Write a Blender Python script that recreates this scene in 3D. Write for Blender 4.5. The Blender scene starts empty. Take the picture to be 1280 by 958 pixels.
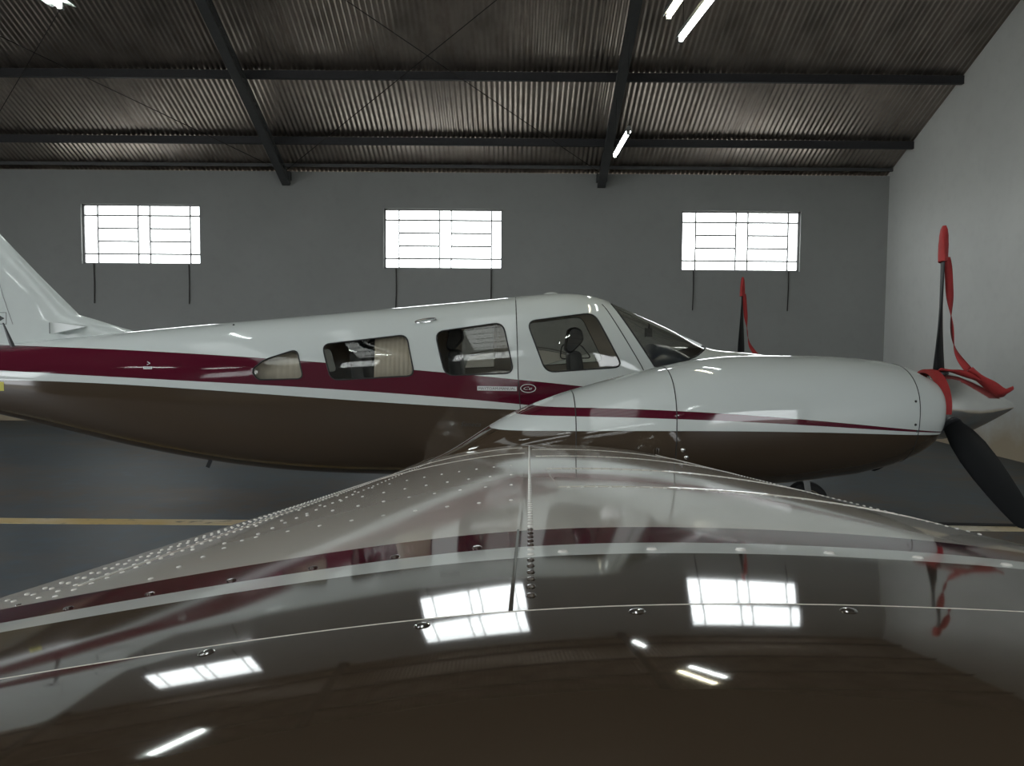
import bpy, bmesh, math, random
import numpy as np
from mathutils import Vector, Matrix
random.seed(7)
SC = bpy.context.scene
COL = SC.collection
PI = math.pi

# ------------------------------------------------------------------ camera, sky, exposure
cam_d = bpy.data.cameras.new('camera'); cam_d.lens = 28.125; cam_d.sensor_width = 36.0
cam_d.clip_start = 0.02; cam_d.clip_end = 200
cam = bpy.data.objects.new('camera', cam_d); COL.objects.link(cam)
cam.matrix_world = (Matrix.Translation((0, -6.45, 1.5)) @ Matrix.Rotation(PI/2 - math.radians(3.38), 4, 'X')
                    @ Matrix.Rotation(math.radians(0.45), 4, 'Z'))
SC.camera = cam
world = bpy.data.worlds.new('overcast_sky'); SC.world = world; world.use_nodes = True
wb = world.node_tree.nodes['Background']
wb.inputs['Color'].default_value = (0.93, 0.97, 1.0, 1); wb.inputs['Strength'].default_value = 9.0
SC.view_settings.view_transform = 'Standard'; SC.view_settings.look = 'None'
SC.view_settings.gamma = 1.0; SC.view_settings.use_curve_mapping = False
SC.view_settings.exposure = -0.2
SC.cycles.use_denoising = True
SC.cycles.max_bounces = 10; SC.cycles.diffuse_bounces = 5; SC.cycles.glossy_bounces = 5
SC.cycles.transparent_max_bounces = 16; SC.cycles.transmission_bounces = 6
SC.cycles.sample_clamp_indirect = 6.0
LAMP_STRENGTH = 50.0

# ------------------------------------------------------------------ hangar dimensions
WX, WY, FY, LX = 6.26, 7.05, -13.0, -13.0       # right wall, back wall, front wall, left end
EAVE, SLOPE, RIDGE = 4.28, 0.43, -2.975
def roof_z(y): return EAVE + SLOPE*(WY - y) if y > RIDGE else EAVE + SLOPE*(y - FY)

def portal(name, loc, rot, sx, sy):
    l = bpy.data.lights.new(name, 'AREA'); l.shape = 'RECTANGLE'; l.size = sx; l.size_y = sy
    l.cycles.is_portal = True
    o = bpy.data.objects.new(name, l); COL.objects.link(o); o.location = loc; o.rotation_euler = rot

# ------------------------------------------------------------------ node helpers
def new_mat(name):
    m = bpy.data.materials.new(name); m.use_nodes = True
    nt = m.node_tree; b = nt.nodes['Principled BSDF']
    return m, nt, b
def rgba(c): return (c[0], c[1], c[2], 1.0)
def math_n(nt, op, a, b=None, clamp=False):
    n = nt.nodes.new('ShaderNodeMath'); n.operation = op; n.use_clamp = clamp
    for i, v in enumerate((a, b)):
        if v is None: continue
        if isinstance(v, (int, float)): n.inputs[i].default_value = v
        else: nt.links.new(v, n.inputs[i])
    return n.outputs[0]
def mix_c(nt, f, a, b):
    n = nt.nodes.new('ShaderNodeMix'); n.data_type = 'RGBA'
    if isinstance(f, (int, float)): n.inputs[0].default_value = f
    else: nt.links.new(f, n.inputs[0])
    for i, v in ((6, a), (7, b)):
        if isinstance(v, tuple): n.inputs[i].default_value = rgba(v)
        else: nt.links.new(v, n.inputs[i])
    return n.outputs[2]
def coords(nt):
    t = nt.nodes.new('ShaderNodeTexCoord'); s = nt.nodes.new('ShaderNodeSeparateXYZ')
    nt.links.new(t.outputs['Object'], s.inputs[0])
    return t.outputs['Object'], s.outputs[0], s.outputs[1], s.outputs[2]
def noise(nt, vec, scale, detail=4, rough=0.55, out='Fac', scl=None):
    n = nt.nodes.new('ShaderNodeTexNoise'); n.inputs['Scale'].default_value = scale
    n.inputs['Detail'].default_value = detail; n.inputs['Roughness'].default_value = rough
    if scl:
        mp = nt.nodes.new('ShaderNodeMapping'); mp.inputs['Scale'].default_value = scl
        nt.links.new(vec, mp.inputs[0]); vec = mp.outputs[0]
    nt.links.new(vec, n.inputs['Vector'])
    return n.outputs[out]
def ramp(nt, f, p0, p1):
    n = nt.nodes.new('ShaderNodeMapRange'); n.clamp = True
    n.inputs[1].default_value = p0; n.inputs[2].default_value = p1
    nt.links.new(f, n.inputs[0]); return n.outputs[0]
def bump(nt, b, h, strength, dist=0.01):
    n = nt.nodes.new('ShaderNodeBump'); n.inputs['Strength'].default_value = strength
    n.inputs['Distance'].default_value = dist
    nt.links.new(h, n.inputs['Height']); nt.links.new(n.outputs[0], b.inputs['Normal'])
def poly(nt, x, cs):                       # Horner
    r = cs[0]
    for c in cs[1:]:
        r = math_n(nt, 'ADD', math_n(nt, 'MULTIPLY', r, x) if not isinstance(r, float) else math_n(nt, 'MULTIPLY', x, r), c)
    return r
def simple(name, col, rough=0.5, metal=0.0, var=0.0, vscale=20, coat=0.0, spec=0.5):
    m, nt, b = new_mat(name)
    b.inputs['Roughness'].default_value = rough; b.inputs['Metallic'].default_value = metal
    b.inputs['Coat Weight'].default_value = coat; b.inputs['Coat Roughness'].default_value = 0.03
    b.inputs['Specular IOR Level'].default_value = spec
    v, *_ = coords(nt)
    n = noise(nt, v, vscale)
    c = mix_c(nt, n, tuple(k*(1-var) for k in col), tuple(min(1, k*(1+var)) for k in col))
    nt.links.new(c, b.inputs['Base Color'])
    return m

WHITE = (0.60, 0.64, 0.625); BURG = (0.085, 0.008, 0.020); BROWN = (0.054, 0.038, 0.025)
TAUPE = (0.74, 0.695, 0.63)
def paint_finish(nt, b, vec, wav=0.10):
    b.inputs['Roughness'].default_value = 0.055
    b.inputs['IOR'].default_value = 1.48
    bump(nt, b, noise(nt, vec, 5.0, 1), wav, 0.002)
def livery(name, c1, c2, c3, low=BROWN):
    m, nt, b = new_mat(name); v, x, y, z = coords(nt)
    m1 = math_n(nt, 'GREATER_THAN', z, poly(nt, x, c1))
    m2 = math_n(nt, 'GREATER_THAN', z, poly(nt, x, c2))
    m3 = math_n(nt, 'GREATER_THAN', z, poly(nt, x, c3))
    c = mix_c(nt, m3, low, WHITE); c = mix_c(nt, m2, c, BURG); c = mix_c(nt, m1, c, WHITE)
    nt.links.new(c, b.inputs['Base Color']); paint_finish(nt, b, v); return m
M_FUS = livery('fuselage_paint', [-0.00003, -0.00986, -0.09121, 1.18535],
               [-0.00232, -0.0198, -0.09158, 1.00658], [0.00326, 0.01427, -0.03682, 0.96088])
M_NAC = livery('nacelle_paint', [0.01065, -0.07376, 0.06938, 1.10928],
               [0.00763, -0.05231, 0.05117, 1.07011], [-0.00059, -0.01818, 0.04309, 0.99678])
def wing_paint():
    m, nt, b = new_mat('wing_paint'); v, x, y, z = coords(nt)
    s = math_n(nt, 'ABSOLUTE', y)
    c = mix_c(nt, math_n(nt, 'GREATER_THAN', s, 5.606), TAUPE, BURG)
    c = mix_c(nt, math_n(nt, 'GREATER_THAN', s, 5.717), c, (0.72, 0.74, 0.71))
    c = mix_c(nt, math_n(nt, 'GREATER_THAN', s, 5.777), c, BROWN)
    nt.links.new(c, b.inputs['Base Color']); paint_finish(nt, b, v, 0.10); return m
M_WING = wing_paint()
def flat_paint(name, col):
    m, nt, b = new_mat(name); v, *_ = coords(nt)
    nt.links.new(mix_c(nt, noise(nt, v, 9), tuple(k*.94 for k in col), tuple(k*1.04 for k in col)), b.inputs['Base Color'])
    paint_finish(nt, b, v); return m
M_WHITE = flat_paint('white_paint', WHITE); M_BROWN = flat_paint('brown_paint', BROWN)
M_TAUPE = flat_paint('taupe_paint', TAUPE)
M_RIVET = simple('rivet_paint', (0.70, 0.68, 0.64), 0.22, 0.0)
M_RIVET_D = simple('rivet_dark', (0.06, 0.045, 0.035), 0.15, 0.1, coat=0.8)
M_CHROME = simple('chrome', (0.75, 0.75, 0.75), 0.12, 1.0)
M_SPIN = simple('polished_aluminium', (0.58, 0.585, 0.57), 0.14, 0.95, 0.05)
M_BLACK = simple('black_paint', (0.012, 0.013, 0.015), 0.42, 0, 0.2)
M_BLADE = simple('blade_black', (0.008, 0.009, 0.010), 0.6, 0, 0.2, spec=0.25)
M_RUBBER = simple('rubber', (0.015, 0.015, 0.015), 0.8, 0, 0.2)
M_GASKET = simple('gasket', (0.02, 0.02, 0.02), 0.6)
M_LINING = simple('cabin_lining', (0.66, 0.60, 0.52), 0.85, 0, 0.06)
M_CURTAIN = simple('curtain_cloth', (0.64, 0.58, 0.50), 0.9, 0, 0.08)
M_SEAT = simple('seat_leather', (0.03, 0.032, 0.036), 0.5, 0, 0.2)
M_DASH = simple('dash_vinyl', (0.02, 0.03, 0.05), 0.35, 0, 0.2)
M_RED = simple('red_cloth', (0.36, 0.028, 0.028), 0.75, 0, 0.25, 30)
M_STEEL = simple('dark_steel', (0.075, 0.078, 0.080), 0.5, 0.2, 0.25)
M_PURLIN = simple('purlin_primer', (0.030, 0.030, 0.034), 0.6, 0.1, 0.3)
M_ROD = simple('rusty_rod', (0.035, 0.03, 0.028), 0.7, 0.2, 0.3)
M_FRAME = simple('window_steel', (0.30, 0.30, 0.30), 0.5, 0.1, 0.1)
M_HOUSE = simple('lamp_housing', (0.16, 0.165, 0.16), 0.5, 0.0, 0.1)
M_DECALW = simple('decal_white', (0.66, 0.68, 0.68), 0.4)
M_DECALB = simple('decal_black', (0.02, 0.02, 0.02), 0.4)
M_DECALY = simple('decal_yellow', (0.55, 0.50, 0.06), 0.5)
M_ZINC = simple('galvanised', (0.32, 0.32, 0.31), 0.45, 0.6, 0.2)

def glass_mat(name, tint, refl_rough=0.02):
    m = bpy.data.materials.new(name); m.use_nodes = True; nt = m.node_tree; nt.nodes.clear()
    o = nt.nodes.new('ShaderNodeOutputMaterial'); t = nt.nodes.new('ShaderNodeBsdfTransparent')
    t.inputs[0].default_value = rgba(tint)
    g = nt.nodes.new('ShaderNodeBsdfGlossy'); g.inputs['Roughness'].default_value = refl_rough
    f = nt.nodes.new('ShaderNodeFresnel'); ge = nt.nodes.new('ShaderNodeNewGeometry')
    mr = nt.nodes.new('ShaderNodeMapRange'); mr.inputs[3].default_value = 1.5; mr.inputs[4].default_value = 1/1.5   # same reflectance entering and leaving the thin pane
    nt.links.new(ge.outputs['Backfacing'], mr.inputs[0]); nt.links.new(mr.outputs[0], f.inputs[0])
    mx = nt.nodes.new('ShaderNodeMixShader')
    nt.links.new(f.outputs[0], mx.inputs[0]); nt.links.new(t.outputs[0], mx.inputs[1]); nt.links.new(g.outputs[0], mx.inputs[2])
    nt.links.new(mx.outputs[0], o.inputs[0]); return m
M_GLASS = glass_mat('acrylic', (0.90, 0.90, 0.875))
def frosted():
    m = bpy.data.materials.new('wired_glass'); m.use_nodes = True; nt = m.node_tree; nt.nodes.clear()
    o = nt.nodes.new('ShaderNodeOutputMaterial'); t = nt.nodes.new('ShaderNodeBsdfTransparent')
    t.inputs[0].default_value = (0.92, 0.93, 0.92, 1)
    d = nt.nodes.new('ShaderNodeBsdfTranslucent'); d.inputs[0].default_value = (0.85, 0.86, 0.85, 1)
    mx = nt.nodes.new('ShaderNodeMixShader'); mx.inputs[0].default_value = 0.25
    nt.links.new(t.outputs[0], mx.inputs[1]); nt.links.new(d.outputs[0], mx.inputs[2]); nt.links.new(mx.outputs[0], o.inputs[0])
    return m
M_PANE = frosted()
def emit(name, col, s):
    m = bpy.data.materials.new(name); m.use_nodes = True; nt = m.node_tree; nt.nodes.clear()
    o = nt.nodes.new('ShaderNodeOutputMaterial'); e = nt.nodes.new('ShaderNodeEmission')
    e.inputs[0].default_value = rgba(col); e.inputs[1].default_value = s; nt.links.new(e.outputs[0], o.inputs[0]); return m
M_TUBE = emit('fluorescent_cool', (0.93, 1.0, 0.97), LAMP_STRENGTH)
M_TUBE_W = emit('fluorescent_warm', (1.0, 0.93, 0.66), LAMP_STRENGTH)

def wall_mat(name, base, stain):
    m, nt, b = new_mat(name); v, x, y, z = coords(nt); b.inputs['Roughness'].default_value = 0.75
    n1 = noise(nt, v, 0.8, 5); n2 = noise(nt, v, 7, 4)
    c = mix_c(nt, ramp(nt, n1, 0.3, 0.7), tuple(k*.9 for k in base), base)
    c = mix_c(nt, math_n(nt, 'MULTIPLY', ramp(nt, n2, 0.5, 0.75), 0.12), c, tuple(k*.6 for k in base))
    # splash-back dirt with a ragged upper edge along the foot of the wall
    h = math_n(nt, 'ADD', z, math_n(nt, 'MULTIPLY', noise(nt, v, 1.7, 5), -0.9))
    c = mix_c(nt, math_n(nt, 'MULTIPLY', ramp(nt, h, 0.12, -0.28), 0.75), c, stain)
    nt.links.new(c, b.inputs['Base Color']); bump(nt, b, n2, 0.15, 0.01); return m
M_WALL = wall_mat('plaster', (0.305, 0.312, 0.302), (0.30, 0.23, 0.13))
M_WALL_R = wall_mat('plaster_pale', (0.70, 0.71, 0.685), (0.42, 0.31, 0.17))  # right wall: paler base than the other walls
def floor_mat():
    m, nt, b = new_mat('painted_concrete'); v, x, y, z = coords(nt)
    n1 = noise(nt, v, 0.9, 6, 0.65); n2 = noise(nt, v, 0.35, 5, 0.6, scl=(1, 2.2, 1)); n3 = noise(nt, v, 6, 5)
    c = mix_c(nt, ramp(nt, n1, 0.35, 0.65), (0.035, 0.045, 0.055), (0.085, 0.095, 0.10))
    c = mix_c(nt, math_n(nt, 'MULTIPLY', ramp(nt, n2, 0.46, 0.62), 0.8), c, (0.105, 0.072, 0.045))
    c = mix_c(nt, math_n(nt, 'MULTIPLY', ramp(nt, n3, 0.5, 0.72), 0.5), c, (0.045, 0.09, 0.13))
    nt.links.new(c, b.inputs['Base Color'])
    nt.links.new(math_n(nt, 'ADD', math_n(nt, 'MULTIPLY', n1, 0.3), 0.38), b.inputs['Roughness'])
    bump(nt, b, n3, 0.1, 0.005); return m
M_FLOOR = floor_mat()
def line_mat():
    m, nt, b = new_mat('line_paint'); v, x, y, z = coords(nt); b.inputs['Roughness'].default_value = 0.6
    c = mix_c(nt, ramp(nt, noise(nt, v, 0.5, 3), 0.42, 0.6), (0.55, 0.38, 0.12), (0.74, 0.68, 0.56))
    c = mix_c(nt, ramp(nt, noise(nt, v, 9, 5), 0.56, 0.75), c, (0.12, 0.11, 0.09))
    nt.links.new(c, b.inputs['Base Color']); return m
M_LINE = line_mat()
def roof_mat():
    m, nt, b = new_mat('corrugated_steel'); v, x, y, z = coords(nt)
    n1 = noise(nt, v, 0.9, 5, 0.6); n2 = noise(nt, v, 5, 4, 0.6, scl=(1, 0.15, 1))
    c = mix_c(nt, ramp(nt, n1, 0.35, 0.7), (0.29, 0.255, 0.225), (0.50, 0.435, 0.385))
    c = mix_c(nt, math_n(nt, 'MULTIPLY', ramp(nt, n2, 0.5, 0.75), 0.35), c, (0.16, 0.10, 0.07))
    nt.links.new(c, b.inputs['Base Color']); b.inputs['Metallic'].default_value = 0.9
    b.inputs['Roughness'].default_value = 0.30; return m
M_ROOF = roof_mat()

# ------------------------------------------------------------------ mesh helpers
def mesh_obj(name, verts, faces, mat=None, parent=None, smooth=False):
    me = bpy.data.meshes.new(name); me.from_pydata([tuple(v) for v in verts], [], faces); me.update()
    if mat: me.materials.append(mat)
    if smooth: me.polygons.foreach_set('use_smooth', [True]*len(me.polygons))
    return link(name, me, parent)
def link(name, me, parent=None):
    o = bpy.data.objects.new(name, me); COL.objects.link(o)
    if parent: o.parent = parent
    return o
def tag(o, label=None, cat=None, group=None, kind=None):
    if label: o['label'] = label
    if cat: o['category'] = cat
    if group: o['group'] = group
    if kind: o['kind'] = kind
    return o
def empty(name, loc=(0, 0, 0), parent=None):
    o = bpy.data.objects.new(name, None); COL.objects.link(o); o.location = loc; o.empty_display_size = 0.2
    if parent: o.parent = parent
    return o
class MB:
    def __init__(s): s.v = []; s.f = []
    def add(s, v, f):
        k = len(s.v); s.v += [tuple(p) for p in v]; s.f += [tuple(i + k for i in q) for q in f]; return s
    def box(s, x0, x1, y0, y1, z0, z1):
        v = [(x, y, z) for x in (x0, x1) for y in (y0, y1) for z in (z0, z1)]
        return s.add(v, [(0, 1, 3, 2), (4, 6, 7, 5), (0, 4, 5, 1), (2, 3, 7, 6), (0, 2, 6, 4), (1, 5, 7, 3)])
    def bar(s, a, b, w, h, up=(0, 0, 1)):
        a = Vector(a); b = Vector(b); d = (b - a).normalized(); u = Vector(up)
        r = d.cross(u)
        if r.length < 1e-4: r = d.cross(Vector((1, 0, 0)))
        r.normalize(); u = r.cross(d)
        v = []
        for p in (a, b):
            for i, j in ((-1, -1), (1, -1), (1, 1), (-1, 1)): v.append(p + r*(i*w/2) + u*(j*h/2))
        return s.add(v, [(3, 2, 1, 0), (4, 5, 6, 7), (0, 1, 5, 4), (1, 2, 6, 5), (2, 3, 7, 6), (3, 0, 4, 7)])
    def tube(s, pts, r, n=8, closed=False, caps=True):
        pts = [Vector(p) for p in pts]; N = len(pts); v = []; f = []
        rr = r if isinstance(r, (list, tuple)) else [r]*N
        ref = None
        for i, p in enumerate(pts):
            a = pts[(i-1) % N] if (closed or i > 0) else p
            c = pts[(i+1) % N] if (closed or i < N-1) else p
            t = (c - a).normalized()
            if ref is None:
                ref = t.cross(Vector((0, 0, 1)))
                if ref.length < 0.1: ref = t.cross(Vector((0, 1, 0)))
            ref = (ref - t*ref.dot(t)).normalized(); q = t.cross(ref)
            for k in range(n):
                g = 2*PI*k/n; v.append(p + ref*(math.cos(g)*rr[i]) + q*(math.sin(g)*rr[i]))
        M = N if closed else N-1
        for i in range(M):
            for k in range(n):
                a = i*n; b = ((i+1) % N)*n
                f.append((a+k, a+(k+1) % n, b+(k+1) % n, b+k))
        if not closed and caps:
            f.append(tuple(range(n-1, -1, -1))); f.append(tuple((N-1)*n+k for k in range(n)))
        return s.add(v, f)
    def rev(s, prof, origin, axis='x', n=32):        # prof: (along, radius); revolved about the axis
        v = []; f = []; o = Vector(origin)
        for a, r in prof:
            for k in range(n):
                g = 2*PI*k/n; c, q = r*math.cos(g), r*math.sin(g)
                v.append(o + Vector({'x': (a, c, q), 'y': (c, a, q), 'z': (c, q, a)}[axis]))
        for i in range(len(prof)-1):
            for k in range(n):
                f.append((i*n+k, i*n+(k+1) % n, (i+1)*n+(k+1) % n, (i+1)*n+k))
        f.append(tuple(range(n))); f.append(tuple((len(prof)-1)*n+k for k in range(n-1, -1, -1)))
        return s.add(v, f)
    def build(s, name, mat, parent=None, smooth=False):
        o = mesh_obj(name, s.v, s.f, mat, parent, smooth)
        bm = bmesh.new(); bm.from_mesh(o.data); bmesh.ops.recalc_face_normals(bm, faces=bm.faces)
        if smooth:
            for e in bm.edges:
                if len(e.link_faces) == 2 and e.calc_face_angle(0) > 0.7: e.smooth = False
        bm.to_mesh(o.data); bm.free()
        return o
def loft(rings, cap=True):
    n = len(rings[0]); v = [p for r in rings for p in r]; f = []
    for i in range(len(rings)-1):
        for k in range(n):
            f.append((i*n+k, i*n+(k+1) % n, (i+1)*n+(k+1) % n, (i+1)*n+k))
    if cap: f.append(tuple(range(n-1, -1, -1))); f.append(tuple((len(rings)-1)*n+k for k in range(n)))
    return v, f
def nspline(ts, ys, tq):                             # natural cubic spline
    ts = np.array(ts, float); ys = np.array(ys, float); n = len(ts); h = np.diff(ts)
    A = np.zeros((n, n)); r = np.zeros(n); A[0, 0] = A[-1, -1] = 1
    for i in range(1, n-1):
        A[i, i-1] = h[i-1]; A[i, i] = 2*(h[i-1]+h[i]); A[i, i+1] = h[i]
        r[i] = 6*((ys[i+1]-ys[i])/h[i] - (ys[i]-ys[i-1])/h[i-1])
    m = np.linalg.solve(A, r); tq = np.clip(np.array(tq, float), ts[0], ts[-1])
    i = np.clip(np.searchsorted(ts, tq)-1, 0, n-2); a = (ts[i+1]-tq)/h[i]; b = (tq-ts[i])/h[i]
    return a*ys[i]+b*ys[i+1]+((a**3-a)*m[i]+(b**3-b)*m[i+1])*h[i]**2/6

# ================================================================== THE HANGAR
def st(o, label): return tag(o, label, kind='structure')
st(MB().box(LX-8, WX+0.2, FY-0.2, WY+0.2, -0.15, 0.0).build('floor', M_FLOOR), 'worn blue-grey painted concrete hangar floor')
fl = bpy.data.objects['floor']
MB().box(-12.5, WX-0.3, -0.262, -0.085, 0.0, 0.003).build('line_marking', M_LINE, fl)
ground = MB().box(-70, 60, -70, 60, -0.40, -0.16).build('ground', simple('outside_ground', (0.20, 0.18, 0.15), 0.9, 0, 0.2)); st(ground, 'bare ground around the hangar')

WIN_B = [(-11.2, 2.65, 3.64), (-6.23, 2.65, 3.65), (-1.17, 2.61, 3.61), (3.81, 2.61, 3.61)]
WIN_F = [(x, 2.6, 3.6) for x in (-9.6, -5.1, -0.95)]
HW = 0.995
def long_wall(name, wins, y0, y1, label, door=None):
    m = MB(); top = roof_z(WY) - 0.0645 - 0.010
    x = LX
    for (c, z0, z1) in sorted(wins):
        m.box(x, c-HW, y0, y1, 0, top); m.box(c-HW, c+HW, y0, y1, 0, z0); m.box(c-HW, c+HW, y0, y1, z1, top); x = c+HW
    if door:
        m.box(x, door[0], y0, y1, 0, top); m.box(door[0], door[1], y0, y1, door[2], top); x = door[1]
    m.box(x, WX+0.15, y0, y1, 0, top)
    st(m.build(name, M_WALL), label)
long_wall('wall_back', WIN_B, WY, WY+0.15, 'grey-white plaster hangar wall with the row of bright windows')
long_wall('wall_front', WIN_F, FY-0.15, FY, 'plaster hangar wall behind the viewer with matching windows and an open doorway', (3.1, 5.7, 3.5))
portal('doorway_portal', (4.4, FY-0.16, 1.75), (PI/2, 0, 0), 2.6, 3.5)
def gable(name, x0, x1, label, opening=None, mat=None):
    pts = [(FY-0.15, 0), (WY+0.15, 0), (WY+0.15, roof_z(WY)-0.075), (RIDGE, roof_z(RIDGE)-0.012), (FY-0.15, roof_z(FY)-0.075)]
    m = MB()
    if opening:
        a, b, h = opening
        pts = [(FY-0.15, 0), (a, 0), (a, h), (b, h), (b, 0), (WY+0.15, 0)] + pts[2:]
    n = len(pts); v = [(x, y, z) for x in (x0, x1) for y, z in pts]
    f = [tuple(range(n)), tuple(range(2*n-1, n-1, -1))] + [(i, i+n, (i+1) % n+n, (i+1) % n) for i in range(n)]
    m.add(v, f); st(m.build(name, mat or M_WALL), label)
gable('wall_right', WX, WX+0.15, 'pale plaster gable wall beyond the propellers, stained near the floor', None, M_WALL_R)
gable('wall_left', LX-0.15, LX, 'gable wall behind the tail with the open hangar doorway', (-9.5, -1.0, 4.4))
portal('door_portal', (LX-0.1, -5.25, 2.2), (0, -PI/2, 0), 4.4, 8.5)

PANE_Z = [0.0, 0.175, 0.385, 0.60, 0.815, 1.0]
def window(idx, c, z0, z1, ywall, sgn, label):
    """Steel louvre window: outer frame, four mullions, bars, glass strips and two opener rods hanging below."""
    r = empty('window_%d' % idx, (c, ywall, z0)); st(r, label)
    W = 2*HW; H = z1-z0; yc = sgn*0.075
    fr = MB()
    for a, b, z_0, z_1 in ((-HW, -HW+.03, 0, H), (HW-.03, HW, 0, H), (-HW, HW, 0, .025), (-HW, HW, H-.025, H)):
        fr.box(a, b, yc-.02, yc+.02, z_0, z_1)
    fr.build('frame', M_FRAME, r)
    xs = [-HW+W*k for k in (0.125, 0.465, 0.565, 0.905)]
    for xx in xs:
        MB().box(xx-.010, xx+.010, yc-.015, yc+.015, 0.02, H-.02).build('mullion', M_FRAME, r)
    for k, zz in enumerate(PANE_Z[1:-1]):
        spans = [(-HW, HW)] if k in (0, 3) else [(xs[0], xs[1]), (xs[2], xs[3])]
        for a, b in spans:
            MB().box(a, b, yc-.014, yc+.014, H*zz-.012, H*zz+.012).build('louvre_bar', M_FRAME, r)
    for k in range(5):
        for a, b in ((-HW+.03, xs[0]), (xs[0], xs[1]), (xs[1], xs[2]), (xs[2], xs[3]), (xs[3], HW-.03)):
            MB().box(a+.01, b-.01, yc-.002, yc+.002, H*PANE_Z[k]+.012, H*PANE_Z[k+1]-.012).build('pane', M_PANE, r)
    for xx in (-HW+W*0.105, HW-W*0.095):
        MB().tube([(xx, -sgn*.02, .0), (xx+.004, -sgn*.018, -.30), (xx-.004, -sgn*.018, -.66)], .0085, 6).build('opener_rod', M_ROD, r)
    portal('window_portal', (c, ywall+sgn*0.16, (z0+z1)/2), (sgn*-PI/2, 0, 0), W, H)
names = ['louvre window beyond the tail, out at the left end of the back wall', 'bright louvre window above the tail fin base at left',
         'bright louvre window in the middle above the cabin roof', 'bright louvre window at right above the far propeller']
for i, (c, a, b) in enumerate(WIN_B): window(i+1, c, a, b, WY, 1, names[i])
for i, (c, a, b) in enumerate(WIN_F): window(i+5, c, a, b, FY, -1, 'louvre window in the wall behind the viewer, number %s from the doorway' % ['one', 'two', 'three'][i])

# roof: corrugated sheets, purlins, lattice rafters, bracing rods
ceil = st(empty('ceiling'), 'dark corrugated metal hangar roof on steel rafters and purlins')
PITCH, NW, SEG = 0.076, 14, 8
def sheet_mesh(name, y_e, y_r, flip):
    n = NW*SEG + 5
    v = []
    for y in (y_e, (y_e+y_r)/2, y_r):
        for k in range(n):
            x = k*PITCH/SEG
            v.append((x, y, roof_z(min(max(y, FY), WY)) + (SLOPE*(WY-y) if y > WY else (SLOPE*(y-FY) if y < FY else 0)) + .009*math.cos(2*PI*k/SEG)))
    f = []
    for r in range(2):
        for k in range(n-1):
            q = (r*n+k, r*n+k+1, (r+1)*n+k+1, (r+1)*n+k); f.append(q if flip else q[::-1])
    me = bpy.data.meshes.new(name); me.from_pydata(v, [], f); me.materials.append(M_ROOF)
    me.polygons.foreach_set('use_smooth', [True]*len(me.polygons)); return me
ADDED_SKYLIGHTS = (5, 8, 11)
mA = sheet_mesh('roof_sheet_rear', WY+.35, RIDGE, False); mB = sheet_mesh('roof_sheet_front', FY-.35, RIDGE, True)
M_SKY = simple('added_light_sheet', (0.8, 0.8, 0.76), 0.6)
nt = M_SKY.node_tree; nt.nodes.clear(); o_ = nt.nodes.new('ShaderNodeOutputMaterial'); t_ = nt.nodes.new('ShaderNodeBsdfTranslucent')
t_.inputs[0].default_value = (0.33, 0.335, 0.32, 1); nt.links.new(t_.outputs[0], o_.inputs[0])
mS = mB.copy(); mS.materials.clear(); mS.materials.append(M_SKY)      # translucent sheets added unseen in the front slope to light the wing
x = LX - .3; i = 0
while x < WX + 0.2:
    for me in (mA, mS if i in ADDED_SKYLIGHTS else mB):
        o = link('roof_sheet', me, ceil); o.location = (x, 0, 0.0015*(i % 2))
    x += PITCH*NW; i += 1
for yp in (6.29, 4.94, 3.55, 2.15, 0.75, -0.65, -2.05, -2.87):
    for y in (yp, FY + (WY - yp)):
        z = roof_z(y) - .010
        m = MB(); m.box(LX, WX, y-.028, y+.028, z-.115, z-.012)
        m.box(LX, WX, y-.028, y+.032, z-.125, z-.113); m.build('purlin', M_PURLIN, ceil)
for y in (WY-.10, FY+.10):
    z = roof_z(y) - .010; MB().box(LX, WX, y-.02, y+.02, z-.055, z-.004).build('eave_angle', M_STEEL, ceil)
def rafter(x):
    for sgn in (1, -1):
        def P(y, drop):
            yy = y if sgn > 0 else FY + (WY - y); return (x, yy, roof_z(y) - drop)
        r = empty('rafter', (0, 0, 0), ceil)
        MB().bar(P(WY-.02, .17), P(RIDGE, .17), .10, .05).build('top_chord', M_STEEL, r)
        MB().bar(P(WY-.02, .30), P(RIDGE, .38), .13, .05).build('bottom_chord', M_STEEL, r)
        w = MB(); n = 44
        for k in range(n):
            a = WY-.1 + (RIDGE-WY+.1)*k/n; b = WY-.1 + (RIDGE-WY+.1)*(k+1)/n
            da = .17 if k % 2 else .30+.08*k/n; db = .30+.08*(k+1)/n if k % 2 else .17
            for off in (-.035, .035):
                p = Vector(P(a, da)); q = Vector(P(b, db)); p.x += off; q.x += off; w.bar(p, q, .02, .025)
        w.build('lattice_web', M_STEEL, r)
        yb = WY-.01 if sgn > 0 else FY+.01
        MB().box(x-.085, x+.085, yb-sgn*.14 if sgn > 0 else yb, yb if sgn > 0 else yb+.14, EAVE-.23, EAVE-.10).build('wall_bracket', M_STEEL, r)
RX = [-9.02, -3.78, 1.46]
for x in RX: rafter(x)
for x0, x1 in zip(RX[:-1], RX[1:]):
    for ya, yb in ((6.9, 2.0), (2.0, 6.9)):
        MB().tube([(x0, ya, roof_z(ya)-.18), (x1, yb, roof_z(yb)-.18)], .0055, 6).build('bracing_rod', M_ROD, ceil)

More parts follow.
